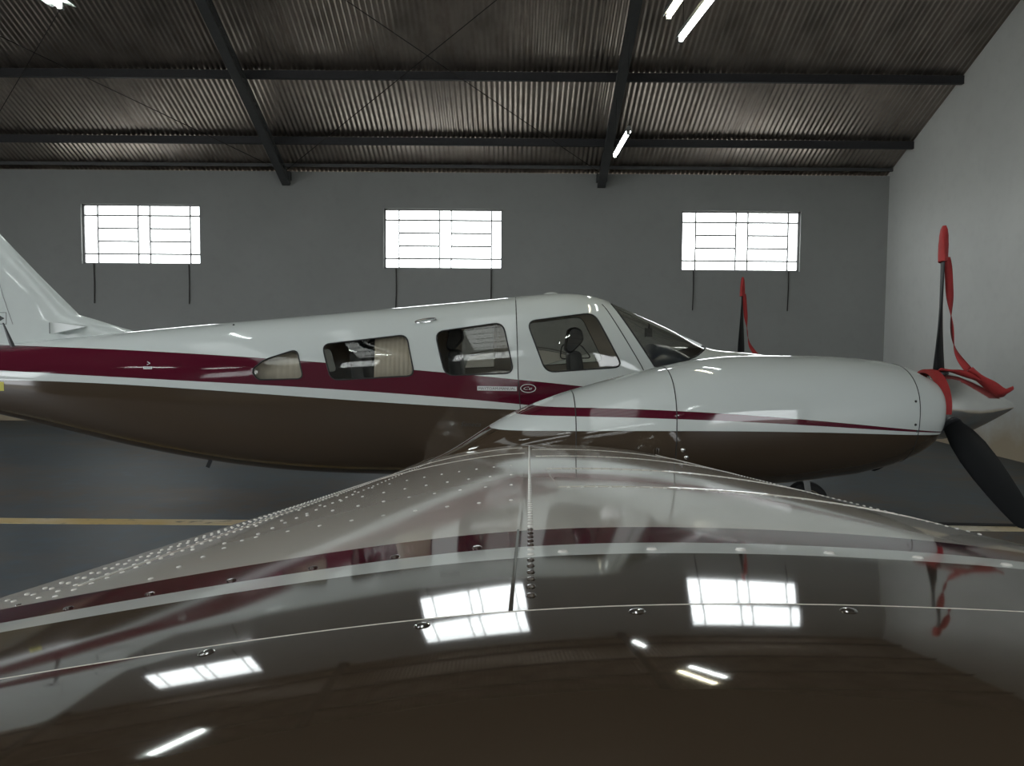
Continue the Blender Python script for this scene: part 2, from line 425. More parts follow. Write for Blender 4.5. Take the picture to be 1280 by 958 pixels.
# hanging fluorescent lamps
def lamp(x, y0, y1, z, mat, label, dx=0.0, wide=.09, body=None):
    L = y1-y0; r = empty('fluorescent_lamp', (x, (y0+y1)/2, z)); r.rotation_euler.z = -math.atan2(dx, L)
    tag(r, label, 'lamp', 'hanging fluorescent lamps')
    m = MB(); h = L/2
    pr = [(-wide*.5, .03), (-wide, .012), (-wide, .016), (-wide*.45, .075), (wide*.45, .075), (wide, .016), (wide, .012), (wide*.5, .03)]
    v = [(a, y, b) for y in (-h, h) for a, b in pr]; n = len(pr)
    m.add(v, [tuple(range(n)), tuple(range(2*n-1, n-1, -1))] + [(i, (i+1) % n, (i+1) % n+n, i+n) for i in range(n)])
    m.build('housing', body or M_HOUSE, r)
    MB().tube([(0, -h+.05, 0), (0, h-.05, 0)], .019, 12).build('tube', mat, r, True)
    for s in (-1, 1):
        MB().box(-.02, .02, s*(h-.05)-.015, s*(h-.05)+.015, -.024, .04).build('lamp_holder', M_HOUSE, r)
        yw = s*(h-.12); zt = roof_z((y0+y1)/2 + yw) - z - .05
        MB().tube([(0, yw, .07), (0, yw, zt)], .003, 5).build('hanging_wire', M_ROD, r)
lamp(1.43, 3.69, 5.08, 4.05, M_TUBE, 'small white tube lamp hanging lowest in view, beside the right rafter near the back wall', 0, .035)
lamp(1.47, -0.75, 0.63, 4.05, M_TUBE, 'cool white tube lamp at the top edge, right of the warm one', -0.10, .035)
lamp(1.27, -1.25, 0.14, 4.05, M_TUBE_W, 'warm yellowish tube lamp at the top edge beside the cool white tube', -0.10, .035)
lamp(-3.56, -1.35, 0.03, 4.05, M_TUBE, 'bright tube lamp at the top left corner of the roof', 0, .1, M_WHITE)
for x in (-8.8, -3.56, 1.45):  # extra lamps added out of view to throw more light from above
    for y in (-7.2, -10.6):
        lamp(x, y-.7, y+.7, 4.05, M_TUBE, 'added tube lamp, unseen behind the viewer, for overhead light, %s row, %s' % ({-8.8: 'doorway', -3.56: 'middle', 1.45: 'right'}[x], 'nearer' if y > -8 else 'farther'), 0, .1)
lamp(-8.8, -.7, .7, 4.05, M_TUBE, 'tube lamp added over the tail for overhead light, out of view at left', 0, .1)  # also added, unseen, for light from above

# ================================================================== THE AIRPLANE
plane = tag(empty('airplane'), 'white, burgundy and brown twin-engine propeller airplane parked in the hangar', 'airplane')

# ---- fuselage surface
FX = [-5.75, -5.0, -4.13, -3.6, -3.0, -2.4, -1.9, -1.2, -.6, 0, .32, .64, .78, 1.03, 1.29, 1.51, 1.8, 2.1, 2.5, 2.85, 3.02, 3.10]
ZT = [1.30, 1.37, 1.40, 1.45, 1.515, 1.575, 1.62, 1.685, 1.742, 1.802, 1.832, 1.812, 1.768, 1.663, 1.546, 1.432, 1.388, 1.355, 1.285, 1.17, 1.07, .98]
ZB = [1.14, 1.0, .85, .735, .60, .495, .435, .40, .395, .395, .395, .40, .41, .42, .43, .44, .47, .51, .58, .68, .77, .86]
HWD = [.05, .16, .27, .34, .42, .50, .55, .60, .62, .63, .63, .62, .615, .60, .585, .57, .53, .48, .40, .29, .18, .06]
def fz(x):
    return (float(nspline(FX, ZT, [x])[0]), float(nspline(FX, ZB, [x])[0]), float(np.interp(x, FX, HWD)))
NB = 2.9
def nt_at(x): return float(np.interp(x, [-4, -2.4, -1.2, .3, .8, 1.1, 1.5, 2.5], [2.4, 3.0, 3.8, 4.0, 3.6, 3.0, 2.6, 2.3]))
def fmid(zt, zb): return zb + .44*(zt-zb)
def side_y(x, z):
    zt, zb, hw = fz(x); m = fmid(zt, zb)
    u, n = ((z-m)/(zt-m), nt_at(x)) if z > m else ((m-z)/(m-zb), NB)
    u = min(max(u, 0), .999); return hw*(1-u**n)**(1/n)
def fring(x, d=0.0, n=72):
    zt, zb, hw = fz(x); m = fmid(zt, zb); r = []; NT = nt_at(x)
    for k in range(n):
        g = 2*PI*k/n; c, s = math.cos(g), math.sin(g); e = NT if s >= 0 else NB
        r.append((x, math.copysign(abs(c)**(2/e), c)*(hw-d), m + math.copysign(abs(s)**(2/e), s)*((zt-m if s >= 0 else m-zb)-d)))
    return r
def xs_dense(a, b, step):
    n = max(2, int(round((b-a)/step))+1); return list(np.linspace(a, b, n))
FXS = sorted(set([round(v, 4) for v in xs_dense(-5.75, 2.6, .07)] + [2.7, 2.8, 2.87, 2.93, 2.98, 3.02, 3.05, 3.08, 3.10]))
fv, ff = loft([fring(x) for x in FXS])

def round_poly(pts, r, n=6):
    out = []; N = len(pts)
    for i in range(N):
        p = Vector(pts[i]); a = Vector(pts[i-1]); b = Vector(pts[(i+1) % N])
        d = min(r, (a-p).length*.45, (b-p).length*.45)
        s = p + (a-p).normalized()*d; e = p + (b-p).normalized()*d
        for k in range(n+1):
            t = k/n; out.append(tuple((s*(1-t)**2 + p*2*t*(1-t) + e*t*t)))
    return out
W_SMALL = round_poly([(-1.93, 1.232), (-1.835, 1.309), (-1.588, 1.388), (-1.535, 1.172), (-1.885, 1.160)], .05)
W_REAR = round_poly([(-1.402, 1.425), (-.775, 1.502), (-.712, 1.202), (-1.328, 1.164)], .06)
W_MID = round_poly([(-.568, 1.524), (-.070, 1.598), (.014, 1.228), (-.488, 1.206)], .07)
W_DOOR = round_poly([(.104, 1.607), (.600, 1.675), (.81, 1.278), (.246, 1.236)], .07)
W_SHIELD = [(.735, 2.0), (.735, 1.765), (1.045, 1.285), (1.10, 1.285), (1.20, 1.300), (1.30, 1.328), (1.40, 1.368), (1.47, 1.402), (1.545, 1.44), (1.60, 1.52), (1.60, 2.0)]
def prism(name, pts, mat):
    n = len(pts); v = [(p[0], y, p[1]) for y in (-1, 1) for p in pts]
    f = [tuple(range(n)), tuple(range(2*n-1, n-1, -1))] + [(i, i+n, (i+1) % n+n, (i+1) % n) for i in range(n)]
    me = bpy.data.meshes.new(name); me.from_pydata(v, [], f); me.materials.append(mat)
    bm = bmesh.new(); bm.from_mesh(me); bmesh.ops.recalc_face_normals(bm, faces=bm.faces); bm.to_mesh(me); bm.free()
    o = bpy.data.objects.new(name, me); COL.objects.link(o); return o
def shell(name, d, th, mats):
    v, f = loft([fring(x, d) for x in FXS])
    me = bpy.data.meshes.new(name); me.from_pydata(v, [], f)
    for m in mats: me.materials.append(m)
    bm = bmesh.new(); bm.from_mesh(me); bmesh.ops.recalc_face_normals(bm, faces=bm.faces); bm.to_mesh(me); bm.free()
    o = bpy.data.objects.new(name, me); COL.objects.link(o)
    s = o.modifiers.new('s', 'SOLIDIFY'); s.thickness = th; s.offset = -1; s.material_offset = 1 if len(mats) > 1 else 0
    return o
def evaluated(o, name):
    dg = bpy.context.evaluated_depsgraph_get(); dg.update()
    me = bpy.data.meshes.new_from_object(o.evaluated_get(dg)); me.name = name; return me
outlines = {'small': W_SMALL, 'rear': W_REAR, 'mid': W_MID, 'door': W_DOOR, 'shield': W_SHIELD}
cutters = {k: prism('cut_'+k, p, M_GASKET) for k, p in outlines.items()}
fs = shell('fuselage_shell', 0, .022, [M_FUS, M_LINING])
for k, c in cutters.items():
    b = fs.modifiers.new(k, 'BOOLEAN'); b.object = c; b.operation = 'DIFFERENCE'; b.solver = 'EXACT'
    try: b.material_mode = 'TRANSFER'
    except Exception: pass
me = evaluated(fs, 'fuselage'); fus = link('fuselage', me, plane)
bm = bmesh.new(); bm.from_mesh(me)
for f in bm.faces: f.smooth = True
for e in bm.edges:
    if len(e.link_faces) == 2 and e.calc_face_angle(0) > .6: e.smooth = False
bm.to_mesh(me); bm.free()
bpy.data.objects.remove(fs)
# panes: same surface, set in by 8 mm
for k, c in cutters.items():
    g = shell('pane_shell', .007, .004, [M_GLASS]); b = g.modifiers.new('i', 'BOOLEAN'); b.object = c; b.operation = 'INTERSECT'; b.solver = 'EXACT'
    full = evaluated(g, 'pane')
    full.materials.clear(); full.materials.append(M_GLASS)
    for sgn in ((-1, 1) if k != 'shield' else (0,)):
        m2 = full.copy(); bm = bmesh.new(); bm.from_mesh(m2)
        if sgn: bmesh.ops.delete(bm, geom=[v for v in bm.verts if v.co.y*sgn < 0], context='VERTS')
        for f in bm.faces: f.smooth = True; f.material_index = 0
        for e in bm.edges:
            if len(e.link_faces) == 2 and e.calc_face_angle(0) > .6: e.smooth = False
        bm.to_mesh(m2); bm.free()
        link('windshield' if k == 'shield' else 'window_pane', m2, fus)
    bpy.data.objects.remove(g)
for c in cutters.values(): bpy.data.objects.remove(c)
def surf(x, z, sgn=-1, off=0.0): return (x, sgn*(side_y(x, z)+off), z)
def densify(pts, step=.03, closed=True):
    out = []; N = len(pts)
    for i in range(N if closed else N-1):
        a = Vector(pts[i]); b = Vector(pts[(i+1) % N]); n = max(1, int((b-a).length/step))
        for k in range(n): out.append(tuple(a.lerp(b, k/n)))
    if not closed: out.append(tuple(pts[-1]))
    return out
for k in ('small', 'rear', 'mid', 'door'):
    for sgn in (-1, 1):
        MB().tube([surf(x, z, sgn, -.001) for x, z in densify(outlines[k])], .0055, 6, closed=True).build('window_seal', M_GASKET, fus)
for sgn in (-1, 1):
    MB().tube([surf(x, z, sgn, -.001) for x, z in densify([(.745, 1.745), (1.045, 1.285)], .03, False)], .006, 6).build('windshield_seal', M_GASKET, fus)
    MB().tube([surf(x, z, sgn, 0) for x, z in densify(W_SHIELD[2:8]+[(1.512, 1.42)], .03, False)], .006, 6).build('windshield_seal', M_GASKET, fus)
    # door and panel gaps
    if sgn < 0:
        MB().tube([surf(x, z, sgn, -.0015) for x, z in densify([(.022, 1.79), (.030, 1.6), (.045, 1.2), (.062, .968), (.075, .80)], .03, False)], .004, 6).build('door_gap', M_GASKET, fus)
        MB().tube([surf(x, z, sgn, -.0015) for x, z in densify([(.67, 1.74), (.70, 1.70), (.945, 1.29), (.99, 1.2), (1.0, 1.0)], .03, False)], .004, 6).build('door_gap', M_GASKET, fus)
MB().bar((.75, 0, 1.773), (1.52, 0, 1.432), .035, .02).build('windshield_post', M_WHITE, fus)
# grab handle, roof blister, roof vent and small fittings
hp = [(-.716+.075+.075*math.cos(a), 1.607+.012*math.sin(a)+.012*math.cos(a)) for a in np.linspace(0, 2*PI, 24, endpoint=False)]
MB().tube([surf(x, z, -1, .012) for x, z in hp], .006, 6, closed=True).build('grab_handle', M_CHROME, plane, True)
MB().rev([(-.02, .07), (.010, .065), (.022, .045), (.028, .012)], (.31, -.02, 1.824), 'z', 20).build('roof_blister', M_WHITE, plane, True)
MB().box(.27, .33, -.30, -.285, 1.765, 1.772).build('roof_vent', M_BLACK, plane)
for (x, z) in ((-2.14, 1.565), (-3.1, .62)):
    MB().tube([surf(x, z, -1, -.004), surf(x+.002, z, -1, .006)], .008, 8).build('drain_fitting', M_GASKET, plane)
MB().bar((-2.40, -.1, .50), (-2.43, -.1, .43), .012, .03, (1, 0, 0)).build('belly_antenna', M_BLACK, plane)

# ---- decals on the near flank
def decal_text(txt, x0, zc, width, height, mat, shear=0.0, off=.0025, slope=0.0, align_y='CENTER'):
    c = bpy.data.curves.new('lettering', 'FONT'); c.body = txt; c.shear = shear; c.resolution_u = 2
    o = bpy.data.objects.new('tmp', c); COL.objects.link(o); dg = bpy.context.evaluated_depsgraph_get(); dg.update()
    me = bpy.data.meshes.new_from_object(o.evaluated_get(dg)); bpy.data.objects.remove(o)
    P = np.array([v.co[:] for v in me.vertices]); lo = P.min(0); hi = P.max(0)
    for v in me.vertices:
        x = x0 + (v.co.x-lo[0])/(hi[0]-lo[0])*width; z = zc + ((v.co.y-lo[1])/(hi[1]-lo[1])-.5)*height + slope*(x-x0)
        v.co = surf(x, z, -1, off)
    me.materials.clear(); me.materials.append(mat); me.name = 'lettering'
    return link('lettering', me, plane)
def decal_poly(name, pts, mat, off=.0018):
    d = densify(pts, .02); n = len(d)
    cx = sum(p[0] for p in d)/n; cz = sum(p[1] for p in d)/n
    v = [surf(cx, cz, -1, off)] + [surf(a, b, -1, off) for a, b in d]
    return mesh_obj(name, v, [(0, 1+i, 1+(i+1) % n) for i in range(n)], mat, plane)
decal_poly('placard', [(-.253, 1.132), (.036, 1.130), (.036, 1.098), (-.253, 1.100)], M_DECALW)
decal_text('MAYTOAM-MANUAL', -.243, 1.115, .27, .018, M_DECALB)
el = [(.118+.055*math.cos(a), 1.118+.030*math.sin(a)) for a in np.linspace(0, 2*PI, 40, endpoint=False)]
MB().tube([surf(x, z, -1, .001) for x, z in el], .0028, 5, closed=True).build('emblem_ring', M_DECALW, plane)
decal_text('Ce', .085, 1.119, .062, .022, M_DECALW, .4)
decal_text('Seneca', -.375, .852, .15, .035, M_DECALB, .35)
decal_poly('placard', [(-2.775, 1.247), (-2.705, 1.247), (-2.705, 1.228), (-2.775, 1.228)], M_DECALW)
decal_text('STATIC', -2.768, 1.2375, .056, .010, M_DECALB)
decal_text('>', -2.748, 1.272, .025, .028, M_DECALW)
decal_poly('placard', [(-4.02, 1.115), (-3.915, 1.115), (-3.915, 1.045), (-4.02, 1.045)], M_DECALY)
decal_text('C', -4.0, 1.08, .05, .045, M_DECALB)

# ---- cabin interior
def seat(x, y):
    r = empty('cabin_seat', (x, y, 0), plane)
    def pad(name, prof, w):
        n = len(prof); ws = [(-w/2, .85), (-w/2+.025, 1), (w/2-.025, 1), (w/2, .85)]
        cx = sum(p[0] for p in prof)/n; cz = sum(p[1] for p in prof)/n
        rings = [[(cx+(a-cx)*k, yy, cz+(b-cz)*k) for a, b in prof] for yy, k in ws]
        MB().add(*loft(rings)).build(name, M_SEAT, r, True)
    pad('seat_back', round_poly([(-.02, .78), (.10, .78), (.02, 1.38), (-.08, 1.38)], .05, 3), .40)
    pad('headrest', round_poly([(-.10, 1.39), (-.055, 1.36), (.045, 1.47), (.03, 1.55), (-.03, 1.575), (-.075, 1.55)], .03, 3), .24)
    pad('cushion', round_poly([(-.02, .68), (.46, .68), (.46, .80), (-.02, .78)], .05, 3), .42)
    for s in (-.06, .06): MB().tube([(-.055, s, 1.32), (-.05, s, 1.42)], .007, 6).build('headrest_post', M_CHROME, r)
for x, y in ((.50, -.27), (.545, .27), (-.45, .27), (-1.15, -.25), (-1.15, .27)): seat(x, y)
db = []
for x, h in ((1.00, .03), (1.04, .15), (1.12, .21), (1.24, .195), (1.36, .13), (1.46, .05)):
    ring = []
    for k in range(24):
        g = PI*k/23; ring.append((x, math.cos(g)*.50*(1-.12*(x-1.02)), 1.235+h*math.sin(g)**.6))
    ring += [(x, -.45, .9), (x, .45, .9)]; db.append(ring)
MB().add(*loft(db)).build('instrument_panel', M_DASH, plane, True)
MB().box(1.07, 1.12, -.035, .035, 1.50, 1.57).build('compass', M_BLACK, plane)
MB().tube([(1.10, 0, 1.56), (1.10, 0, 1.64)], .008, 6).build('compass_stalk', M_BLACK, plane)
for y in (-.27, .27):
    ctl = MB().tube([(.86, y+.13*math.sin(a), 1.12+.11*math.cos(a)*(1 if abs(a) < 2 else .8)) for a in np.linspace(-2.4, 2.4, 20)], .013, 8).build('control_yoke', M_BLACK, plane, True)
    MB().tube([(.86, y, 1.04), (1.1, y, 1.06)], .014, 8).build('yoke_shaft', M_CHROME, ctl)
def curtain(x0, x1, z0, z1, sgn):
    n = 40; v = []; f = []
    for i in range(n+1):
        x = x0+(x1-x0)*i/n
        for z in (z0, z1): v.append((x, sgn*(side_y(x, z)-.06+.0025*math.sin(i*1.6)), z))
    for i in range(n): f.append((2*i, 2*i+1, 2*i+3, 2*i+2))
    o = mesh_obj('curtain', v, f, M_CURTAIN, plane, True); s = o.modifiers.new('s', 'SOLIDIFY'); s.thickness = .004
curtain(-1.02, -.68, 1.15, 1.52, -1); curtain(-1.98, -1.50, 1.13, 1.40, -1); curtain(-.62, -.44, 1.18, 1.56, 1); curtain(-1.45, -1.32, 1.14, 1.45, 1); curtain(-.16, .04, 1.2, 1.6, 1)
# vent window frame in the far-side door
vp = round_poly([(.42, 1.30), (.44, 1.43), (.60, 1.43), (.70, 1.31)], .04)
MB().tube([surf(x, z, 1, -.004) for x, z in densify(vp)], .006, 6, closed=True).build('vent_window_frame', M_GASKET, plane)

# ---- fin, rudder, stabilator, tail fittings
def foil_ring(le, te, th, z, n=14, a=0.0, b=1.0, axis='z', y0=0.0):
    r = []
    def t(u): return th*2.6*(.30*math.sqrt(max(u, 0)) - .12*u - .36*u*u + .30*u**3 - .10*u**4)*1.35
    us = [a+(b-a)*(0.5-0.5*math.cos(PI*k/n)) for k in range(n+1)]
    up = [(le+(te-le)*u, t(u)) for u in us]; lo = [(p, -q) for p, q in up[::-1]]
    pts = up + lo[1:-1] if a == 0 and b == 1 else up + lo
    return [(p, q, z) if axis == 'z' else (p, y0, z+q) for p, q in pts]
FZ = [1.30, 1.42, 1.50, 1.56, 1.60, 1.64, 1.78, 1.95, 2.28, 2.55, 2.70, 2.76]
FLE = [-2.55, -2.80, -3.00, -3.21, -3.34, -3.48, -3.62, -3.79, -4.10, -4.36, -4.53, -4.72]
def fte(z): return -5.72 - .02*(z-1.3)
fr, rr = [], []
for z, le in zip(FZ, FLE):
    th = .16-.07*(z-1.3)/1.45; te = fte(z); hinge = (te-.36-le)*-1
    k = (abs(le)-5.18)/(abs(le)-abs(te)) if True else 0
    k = (-5.18-le)/(te-le)
    fr.append(foil_ring(le, te, th if z < 2.74 else th*.4, z, a=0, b=k)); rr.append(foil_ring(le, te, th if z < 2.74 else th*.4, z, a=k+.008, b=.998, n=8))
MB().add(*loft(fr)).build('fin', M_WHITE, plane, True); MB().add(*loft(rr[1:])).build('rudder', M_WHITE, plane, True)
for sgn in (-1, 1):
    rings = [foil_ring(-4.78, -5.60, .09, 1.30, axis='y', y0=sgn*y) for y in (.05, .6, 1.2, 1.9)] + [foil_ring(-4.85, -5.55, .05, 1.30, axis='y', y0=sgn*2.03)]
    MB().add(*loft(rings)).build('stabilator', M_WHITE, plane, True)
# inlet scoop, blade antenna, decal and fairing line at the fin root
def fin_y(x, z):
    le = float(np.interp(z, FZ, FLE)); te = fte(z); u = min(max((x-le)/(te-le), 0), 1); th = .16-.07*(z-1.3)/1.45
    return th*2.6*(.30*math.sqrt(u) - .12*u - .36*u*u + .30*u**3 - .10*u**4)*1.35
ys = -.145
sc = MB(); sc.add([(-3.62, ys-.03, 1.578), (-3.62, ys-.03, 1.486), (-3.40, -.055, 1.545), (-3.40, -.05, 1.555), (-3.62, .0, 1.578), (-3.62, .0, 1.486)],
                  [(0, 1, 2, 3), (0, 3, 4), (1, 5, 2), (0, 4, 5, 1), (2, 5, 4, 3)]); so = sc.build('inlet_scoop', M_WHITE, plane)
MB().box(-3.628, -3.617, ys-.027, -.05, 1.489, 1.575).build('scoop_mouth', M_BLACK, so)
MB().add(*loft([[(-3.90+a*.022*k, -.20+b*.008*k, z) for a, b in ((-1, 0), (0, -1), (1, 0), (0, 1))] for z, k in ((1.385, 1), (1.47, .7), (1.57, .3))])).build('blade_antenna', M_BLACK, plane)
bpy.data.objects['blade_antenna'].data.transform(Matrix.Shear('XY', 4, (-0.38, 0)) @ Matrix.Identity(4)) if False else None
for v in bpy.data.objects['blade_antenna'].data.vertices: v.co.x -= (v.co.z-1.385)*.38
MB().tube([(x, -fin_y(x, z)-.0005, z) for x, z in ((-4.16, 2.03), (-4.10, 1.93), (-4.06, 1.78), (-4.02, 1.66), (-3.985, 1.56))], .0025, 5).build('fairing_gap', M_FRAME, plane)
for q, mt, o_ in (([(-4.16, 1.655), (-4.035, 1.655), (-4.035, 1.56), (-4.16, 1.56)], M_DECALB, .001), ([(-4.156, 1.651), (-4.039, 1.651), (-4.039, 1.564), (-4.156, 1.564)], M_WHITE, .0016),
                  ([(-4.15, 1.607), (-4.10, 1.637), (-4.05, 1.607), (-4.10, 1.577)], M_DECALB, .0022)):
    mesh_obj('placard', [(x, -fin_y(x, z)-o_, z) for x, z in q], [(0, 1, 2, 3)], mt, plane)

# ---- wings
XS = [-.65, -.5, -.32, -.15, 0, .15, .3, .45, .6, .75, .85, .91, .95]
D_R = [-.170, -.118, -.064, -.028, -.007, 0, 0, -.007, -.022, -.047, -.075, -.105, -.160]
D_T = [-.116, -.086, -.052, -.024, -.006, 0, -.003, -.013, -.033, -.065, -.098, -.128, -.175]
XL = [.925, .85, .6, .3, 0, -.3, -.5, -.65]
L_R = [-.200, -.225, -.255, -.262, -.252, -.228, -.205, -.180]
L_T = [-.208, -.228, -.250, -.250, -.232, -.195, -.158, -.124]
def section(w):
    px = np.array(XS+XL); pz = (1-w)*np.array(D_R+L_R) + w*np.array(D_T+L_T)
    t = np.concatenate([[0], np.cumsum(np.hypot(np.diff(px), np.diff(pz)))])
    nu = 72; tl = t[len(XS)-1]
    tq = np.concatenate([np.linspace(0, tl, nu), np.linspace(tl, t[-1], 30)[1:]])
    return nspline(t, px, tq), nspline(t, pz, tq), nu
def wmix(s): return min(max((s-2.45)/(5.6-2.45), 0), 1)
S_SEAM = 5.97
def crest(s): return .6805 + .11*s - .25*max(s-5.89, 0)**2
def wing_top(s, x):
    px, pz, nu = section(wmix(s)); return crest(s) + float(np.interp(x, px[:nu], pz[:nu]))
def wring(s, sgn):
    px, pz, nu = section(wmix(s)); return [(float(a), sgn*s, crest(s)+float(b)) for a, b in zip(px, pz)]
class TopCache:
    def __init__(s): s.c = {}
    def __call__(s, sp, x):
        k = round(wmix(sp), 3)
        if k not in s.c: s.c[k] = section(k)
        px, pz, nu = s.c[k]; return crest(sp)+float(np.interp(x, px[:nu], pz[:nu]))
top = TopCache()
def tip_ring(t, sgn):                                 # glass-fibre tip fairing, t metres outboard of the seam
    px, pz, nu = section(1.0); T = .27; k = t/T
    le = .95-.50*k**2.6; te = -.65+.12*k**3
    sc = (le-te)/1.6; th = math.sqrt(max(1-k**4, 0.0004))
    zc = crest(S_SEAM)+.123*t
    r = []
    for a, b in zip(px, pz):
        x = te+(a+.65)*sc; mid = -.115
        q = .20 + .45*(math.sqrt((.12-x)**2+.01) + (.12-x))
        z = zc - q*t*t + (mid + (b-mid)*th) + .0022
        r.append((float(x), sgn*(S_SEAM+.0015+t), float(z)))
    return r
def strip(m, pts, w, h):                              # raised lap edge following points on the skin
    for a, b in zip(pts[:-1], pts[1:]): m.bar(a, b, w, h)
def dome(m, p, nrm, r, h, n=8):
    p = Vector(p); nrm = Vector(nrm).normalized(); u = nrm.orthogonal().normalized(); w = nrm.cross(u); v = []
    for rr_, hh in ((r, -.0002), (r*.75, h*.7)):
        for k in range(n): g = 2*PI*k/n; v.append(p+u*(math.cos(g)*rr_)+w*(math.sin(g)*rr_)+nrm*hh)
    v.append(p+nrm*h)
    m.add(v, [(k, (k+1) % n, n+(k+1) % n, n+k) for k in range(n)] + [(n+k, n+(k+1) % n, 2*n) for k in range(n)])
def wnormal(s, x, sgn):
    dx = (top(s, x+.01)-top(s, x-.01))/.02; ds = (top(s+.02, x)-top(s-.02, x))/.04
    return Vector((-dx, -ds*sgn, 1)).normalized()
for sgn in (-1, 1):
    ss = list(np.linspace(.40, 5.6, 40)) + list(np.linspace(5.65, S_SEAM, 7))
    wg = MB().add(*loft([wring(s, sgn) for s in ss])).build('wing', M_WING, plane, True)
    tp = MB().add(*loft([tip_ring(.27*(1-(1-k/26)**1.7), sgn) for k in range(27)])).build('wing_tip', M_BROWN, plane, True)
    if sgn > 0: continue
    P = lambda s, x, o=0.0: (x, sgn*s, top(s, x)+o)
    # skin laps and panel edges
    def lap(pts, w, h, mt=M_TAUPE):
        e = MB(); strip(e, pts, w, h); e.build('skin_lap', mt, wg)
    lap([P(s, .075-.075*(s-2.5)/3.47, .0003) for s in np.linspace(2.5, 5.6, 60)], .0035, .0018)
    lap([P(s, .075-.075*(s-2.5)/3.47, .0003) for s in np.linspace(5.6, 5.965, 12)], .0025, .0014, M_BROWN)
    for s0 in (3.05, 3.74, 4.5, 5.06): lap([P(s0, x, .0003) for x in np.linspace(.085, .78, 30)], .004, .0022)
    for (a, b) in ((3.05, 3.74), (4.5, 5.06)): lap([P(s, .085, .0003) for s in np.linspace(a, b, 12)], .004, .0022)
    for s0 in (2.75, 3.42): lap([P(s0, x, .0003) for x in np.linspace(-.60, .05, 30)], .004, .002)
    lap([P(s, -.52, .0003) for s in np.linspace(2.5, 5.5, 50)], .005, .002)
    MB().tube([P(5.9695, x, .0004) for x in np.linspace(-.62, .86, 90)], .0018, 8).build('seam_bead', M_TAUPE, wg, True)
    # rivets, in the rows the skins are fixed along
    rv = MB(); rd = MB()
    def riv(s, x, r=.0036, h=.0018):
        dome(rd if s > 5.59 and not (5.717 < s < 5.777) else rv, P(s, x), wnormal(s, x, sgn), r, h)
    for s in np.arange(2.55, 5.93, .027): riv(s, .088-.075*(s-2.5)/3.47)
    for s in np.arange(2.5, 5.58, .038): riv(s, -.505); riv(s+.018, -.535); riv(s, -.575); riv(s+.01, -.60)
    for s in np.arange(2.5, 5.58, .075): riv(s, -.40)
    for s0 in (3.05, 3.74, 4.5, 5.06):
        for x in np.arange(.10, .80, .024): riv(s0+.012, x)
    for s in np.arange(2.6, 5.3, .03): riv(s, .70); riv(s, .78)
    for s0 in (2.75, 3.42, 4.25, 4.65, 4.95, 5.25):
        for x in np.arange(-.48, .04, .048): riv(s0+.01, x)
    tag(rv.build('rivets', M_RIVET, wg, True), kind='stuff'); tag(rd.build('rivets', M_RIVET_D, wg, True), kind='stuff')
    for x in np.arange(-.50, .80, .078):
        m = MB(); s0 = 5.70 if x < 0 else 5.757; dome(m, P(s0, x), wnormal(s0, x, sgn), .0052, .0022, 10); m.build('screw', M_RIVET_D if x < 0 else M_RIVET, wg, True)
    for x in (-.44, -.31, -.18, -.052, .075, .2, .33, .46):
        m = MB(); tr = tip_ring(.016, sgn); z = np.interp(x, [p[0] for p in tr[:72]], [p[2] for p in tr[:72]])
        dome(m, (x, sgn*(S_SEAM+.016), z-.0003), wnormal(5.9, x, sgn), .0055, .0018, 14); m.build('fairing_screw', M_CHROME, tp, True)

# ---- engine nacelles
NX = [-.55, -.40, -.2, 0, .36, .81, 1.1, 1.5, 1.9, 2.08, 2.2, 2.27, 2.32, 2.345]
NTOP = [.76, .825, .945, 1.062, 1.202, 1.325, 1.385, 1.403, 1.392, 1.370, 1.335, 1.302, 1.262, 1.20]
NBOT = [.70, .68, .665, .66, .66, .66, .665, .69, .745, .795, .845, .885, .93, 1.0]
NHW = [.06, .14, .24, .31, .385, .43, .435, .43, .41, .385, .345, .305, .25, .15]
def nring(x, yc, d=0.0, n=56):
    zt = float(nspline(NX, NTOP, [x])[0]); zb = float(np.interp(x, NX, NBOT)); hw = float(np.interp(x, NX, NHW)); m = (zt+zb)/2+.02
    r = []
    for k in range(n):
        g = 2*PI*k/n; c, s = math.cos(g), math.sin(g); ex = 2.35
        r.append((x, yc+math.copysign(abs(c)**(2/ex), c)*(hw+d), m+math.copysign(abs(s)**(2/ex), s)*((zt-m if s >= 0 else m-zb)+d)))
    return r
NXS = xs_dense(-.55, 2.0, .06) + [2.05, 2.1, 2.15, 2.19, 2.22, 2.25, 2.275, 2.295, 2.31, 2.325, 2.335, 2.345]
def blade_rings():
    R_ = [.10, .16, .22, .30, .42, .55, .68, .80, .88, .93, .955, .965]; C_ = [.075, .085, .11, .14, .162, .165, .155, .138, .12, .10, .07, .03]
    T_ = [.07, .06, .045, .032, .024, .018, .014, .011, .009, .008, .006, .003]; A_ = [60, 54, 48, 41, 33, 27, 23, 20, 18.5, 17.5, 17, 17]
    out = []
    for r, c, t, a in zip(R_, C_, T_, A_):
        a = math.radians(a); ring = []
        for k in range(20):
            g = 2*PI*k/20; u = math.cos(g)*c/2; w = math.sin(g)*t/2
            ring.append((u*math.sin(a)+w*math.cos(a), u*math.cos(a)-w*math.sin(a), r))
        out.append(ring)
    return out
bme = MB().add(*loft(blade_rings())).build('blade', M_BLADE, None, True)
blade_mesh = bme.data; bpy.data.objects.remove(bme)
PX, PZ = 2.40, 1.125
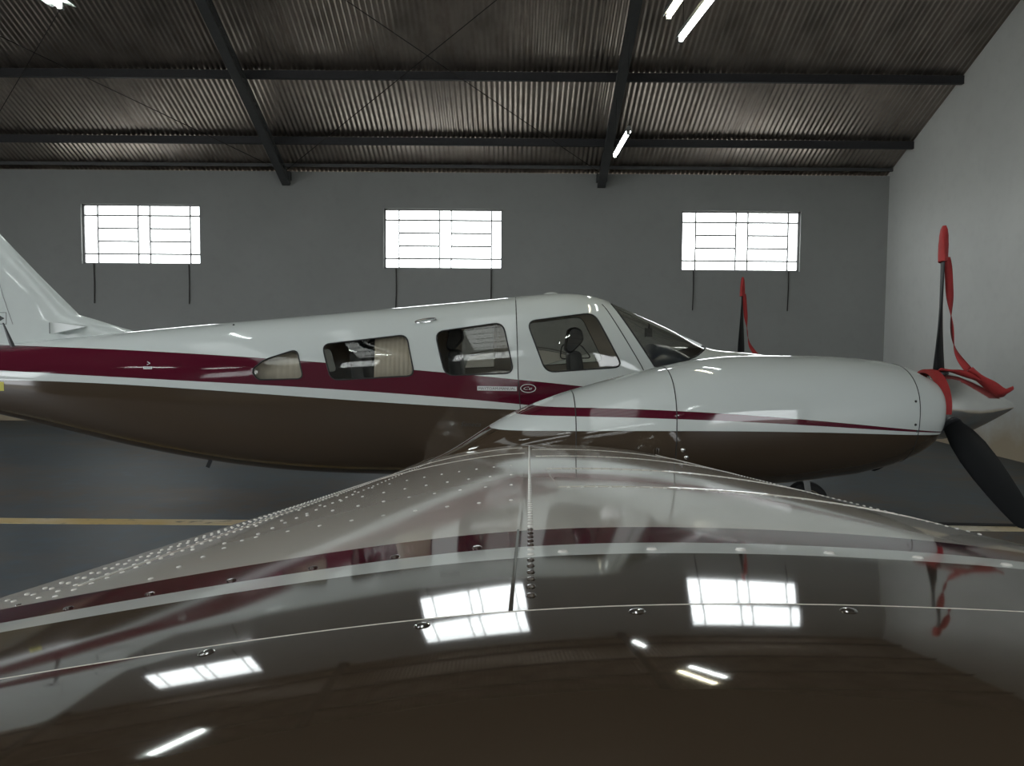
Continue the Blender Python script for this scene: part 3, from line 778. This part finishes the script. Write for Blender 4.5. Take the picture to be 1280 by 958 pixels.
for yc in (-1.95, 1.95):
    nc = MB().add(*loft([nring(x, yc) for x in NXS])).build('nacelle', M_NAC, plane, True)
    for xr in (.335, .845, 2.115):
        MB().tube(nring(xr, yc, -.001), .0032, 6, closed=True).build('cowl_gap', M_GASKET, nc)
    sg = -1 if yc < 0 else 1
    for x, dz in ((.88, -.10), (.90, -.16), (2.09, .02), (2.09, .14), (2.105, -.03)):
        ring = nring(x, yc); z0 = 1.04+dz
        p = min((q for q in ring if (q[1]-yc)*sg > 0), key=lambda q: abs(q[2]-z0))
        m = MB(); dome(m, p, (0, sg, 0), .012 if x < 1 else .007, .004, 10); m.build('cowl_fastener', M_CHROME if x < 1 else M_GASKET, nc, True)
    # small exhaust louvre on the flank
    ring = nring(.78, yc); p = min((q for q in ring if (q[1]-yc)*sg > 0), key=lambda q: abs(q[2]-.92))
    lv = MB()
    for k in range(3): lv.bar((p[0]-.05+k*.012, p[1]+sg*.004, .90), (p[0]-.05+k*.012, p[1]+sg*.004, .93), .006, .012, (0, 1, 0))
    lv.build('cowl_hinge', M_BROWN, nc)
    # inlets in the cowl face and the propeller
    for dy in (-.20, .20):
        MB().rev([(-.05, .03), (.012, .055), (.013, .05), (-.02, .02)], (2.305, yc+dy*.8, 1.09), 'x', 16).build('air_inlet', M_BLACK, nc)
    pr = empty('propeller', (PX, yc, PZ), plane)
    sp = [(-.055, .165), (-.05, .187), (.02, .188), (.08, .178), (.16, .150), (.25, .108), (.34, .062), (.40, .030), (.425, .014), (.432, .004)]
    MB().rev(sp, (0, 0, 0), 'x', 40).build('spinner', M_SPIN, pr, True)
    for k in range(3):
        b = link('blade', blade_mesh, pr); b.rotation_euler.x = k*2*PI/3
        MB().rev([(.06, .055), (.19, .052), (.195, .045)], (0, 0, 0), 'z', 20).build('blade_cuff', M_BLACK, pr, True).rotation_euler.x = k*2*PI/3
# ---- landing gear
def wheel(parent, x, y, r, w):
    t = MB().rev([(-w*.5, r*.62), (-w*.5, r*.85), (-w*.36, r*.97), (0, r), (w*.36, r*.97), (w*.5, r*.85), (w*.5, r*.62)], (x, y, r), 'y', 36).build('tire', M_RUBBER, parent, True)
    MB().rev([(-w*.52, r*.25), (-w*.45, r*.55), (-w*.52, r*.63), (w*.52, r*.63), (w*.45, r*.55), (w*.52, r*.25)], (x, y, r), 'y', 24).build('wheel_hub', M_CHROME, parent, True)
ng = empty('nose_gear', (0, 0, 0), plane); wheel(ng, 2.40, 0, .17, .13)
MB().tube([(2.30, 0, .62), (2.36, 0, .38)], .03, 12).build('strut', M_CHROME, ng, True)
fk = MB()
for s in (-1, 1): fk.bar((2.36, s*.085, .40), (2.40, s*.085, .16), .02, .05)
fk.bar((2.36, -.095, .40), (2.36, .095, .40), .05, .03); fk.build('fork', M_CHROME, ng)
for s in (-1, 1): MB().box(2.0, 2.28, s*.14-.006, s*.14+.006, .40, .60).build('gear_door', M_BROWN, ng)
for s in (-1, 1):
    g = empty('main_gear', (0, 0, 0), plane); wheel(g, -.02, s*1.70, .20, .16)
    MB().tube([(-.02, s*1.58, .78), (-.02, s*1.58, .42)], .04, 12).build('strut', M_WHITE, g, True)
    MB().bar((-.02, s*1.58, .44), (-.02, s*1.58, .18), .05, .05).build('axle_fork', M_WHITE, g)

# ================================================================== PROPELLER COVERS (cloth, on the propellers)
def ribbon(pts, width, name, parent, wdir=(0, 1, 0), th=.004, twist=.9):
    P_ = [Vector(p) for p in pts]; n = len(P_)
    t = np.concatenate([[0], np.cumsum([(P_[i+1]-P_[i]).length for i in range(n-1)])]); q = np.linspace(0, t[-1], 48)
    C = [nspline(t, [p[k] for p in P_], q) for k in range(3)]
    v = []; f = []
    for i in range(48):
        c = Vector((C[0][i], C[1][i], C[2][i])); j = min(i+1, 47); h = max(i-1, 0)
        d = Vector((C[0][j]-C[0][h], C[1][j]-C[1][h], C[2][j]-C[2][h])).normalized()
        tw = twist*math.sin(i*.16); wv = Vector(wdir); wv = (wv-d*wv.dot(d)).normalized(); nb = d.cross(wv)
        wv = wv*math.cos(tw)+nb*math.sin(tw)
        v += [c-wv*width/2, c+wv*width/2]
    for i in range(47): f.append((2*i, 2*i+1, 2*i+3, 2*i+2))
    o = mesh_obj(name, v, f, M_RED, parent, True); s = o.modifiers.new('s', 'SOLIDIFY'); s.thickness = th; s.offset = 0
    return o
for yc, lab in ((-1.95, 'red cloth propeller cover with strap on the near propeller'), (1.95, 'red cloth propeller cover with strap on the far propeller seen over the nose')):
    r = tag(empty('propeller_cover', (PX, yc, PZ)), lab, 'propeller cover', 'red propeller covers')
    rings = []
    for z, a, b in ((.805, .026, .082), (.84, .026, .080), (.90, .024, .072), (.95, .022, .058), (.985, .018, .040), (1.005, .010, .02)):
        rings.append([(math.cos(g)*a + math.sin(g)*b*.33, math.sin(g)*b*.92 + .006*math.sin(3*g+z*20), z) for g in np.linspace(0, 2*PI, 22, endpoint=False)])
    MB().add(*loft(rings)).build('tip_sock', M_RED, r, True)
    ribbon([(.012, -.03, .83), (.030, -.03, .62), (.055, -.02, .44), (.085, -.02, .30), (.14, -.05, .205)], .04, 'strap', r, (1, .6, 0))
    ribbon([(.14, -.05, .203), (.20, -.07, .155), (.27, -.08, .105), (.33, -.075, .078), (.355, -.07, .088), (.35, -.065, .104)], .07, 'strap_tail', r, (0, .75, -.65), .006, .25)
    ribbon([(-.03, -.06, .205), (.04, -.06, .200), (.11, -.06, .185), (.19, -.06, .150)], .045, 'hub_strap', r, (0, .9, -.4), .006, .25)
    bd = MB(); rg = []
    for g in np.linspace(-.15, PI+.15, 30):
        c, s = math.cos(g), math.sin(g)
        rg.append([(xx, c*rr_, s*rr_) for xx, rr_ in ((-.085, .185), (-.075, .205), (-.03, .207), (-.02, .192), (-.05, .189))])
    bd.add(*loft(rg)).build('hub_band', M_RED, r, True)

# cable on the floor beyond the wing
tag(MB().tube([(2.4, .12, .012), (3.0, .0, .012), (3.5, -.08, .012), (4.05, -.10, .012), (4.7, -.16, .012), (5.4, -.05, .012)], .013, 8).build('floor_cable', M_RUBBER, None, True),
    'thin black cable lying on the floor beside the yellow line', 'cable')
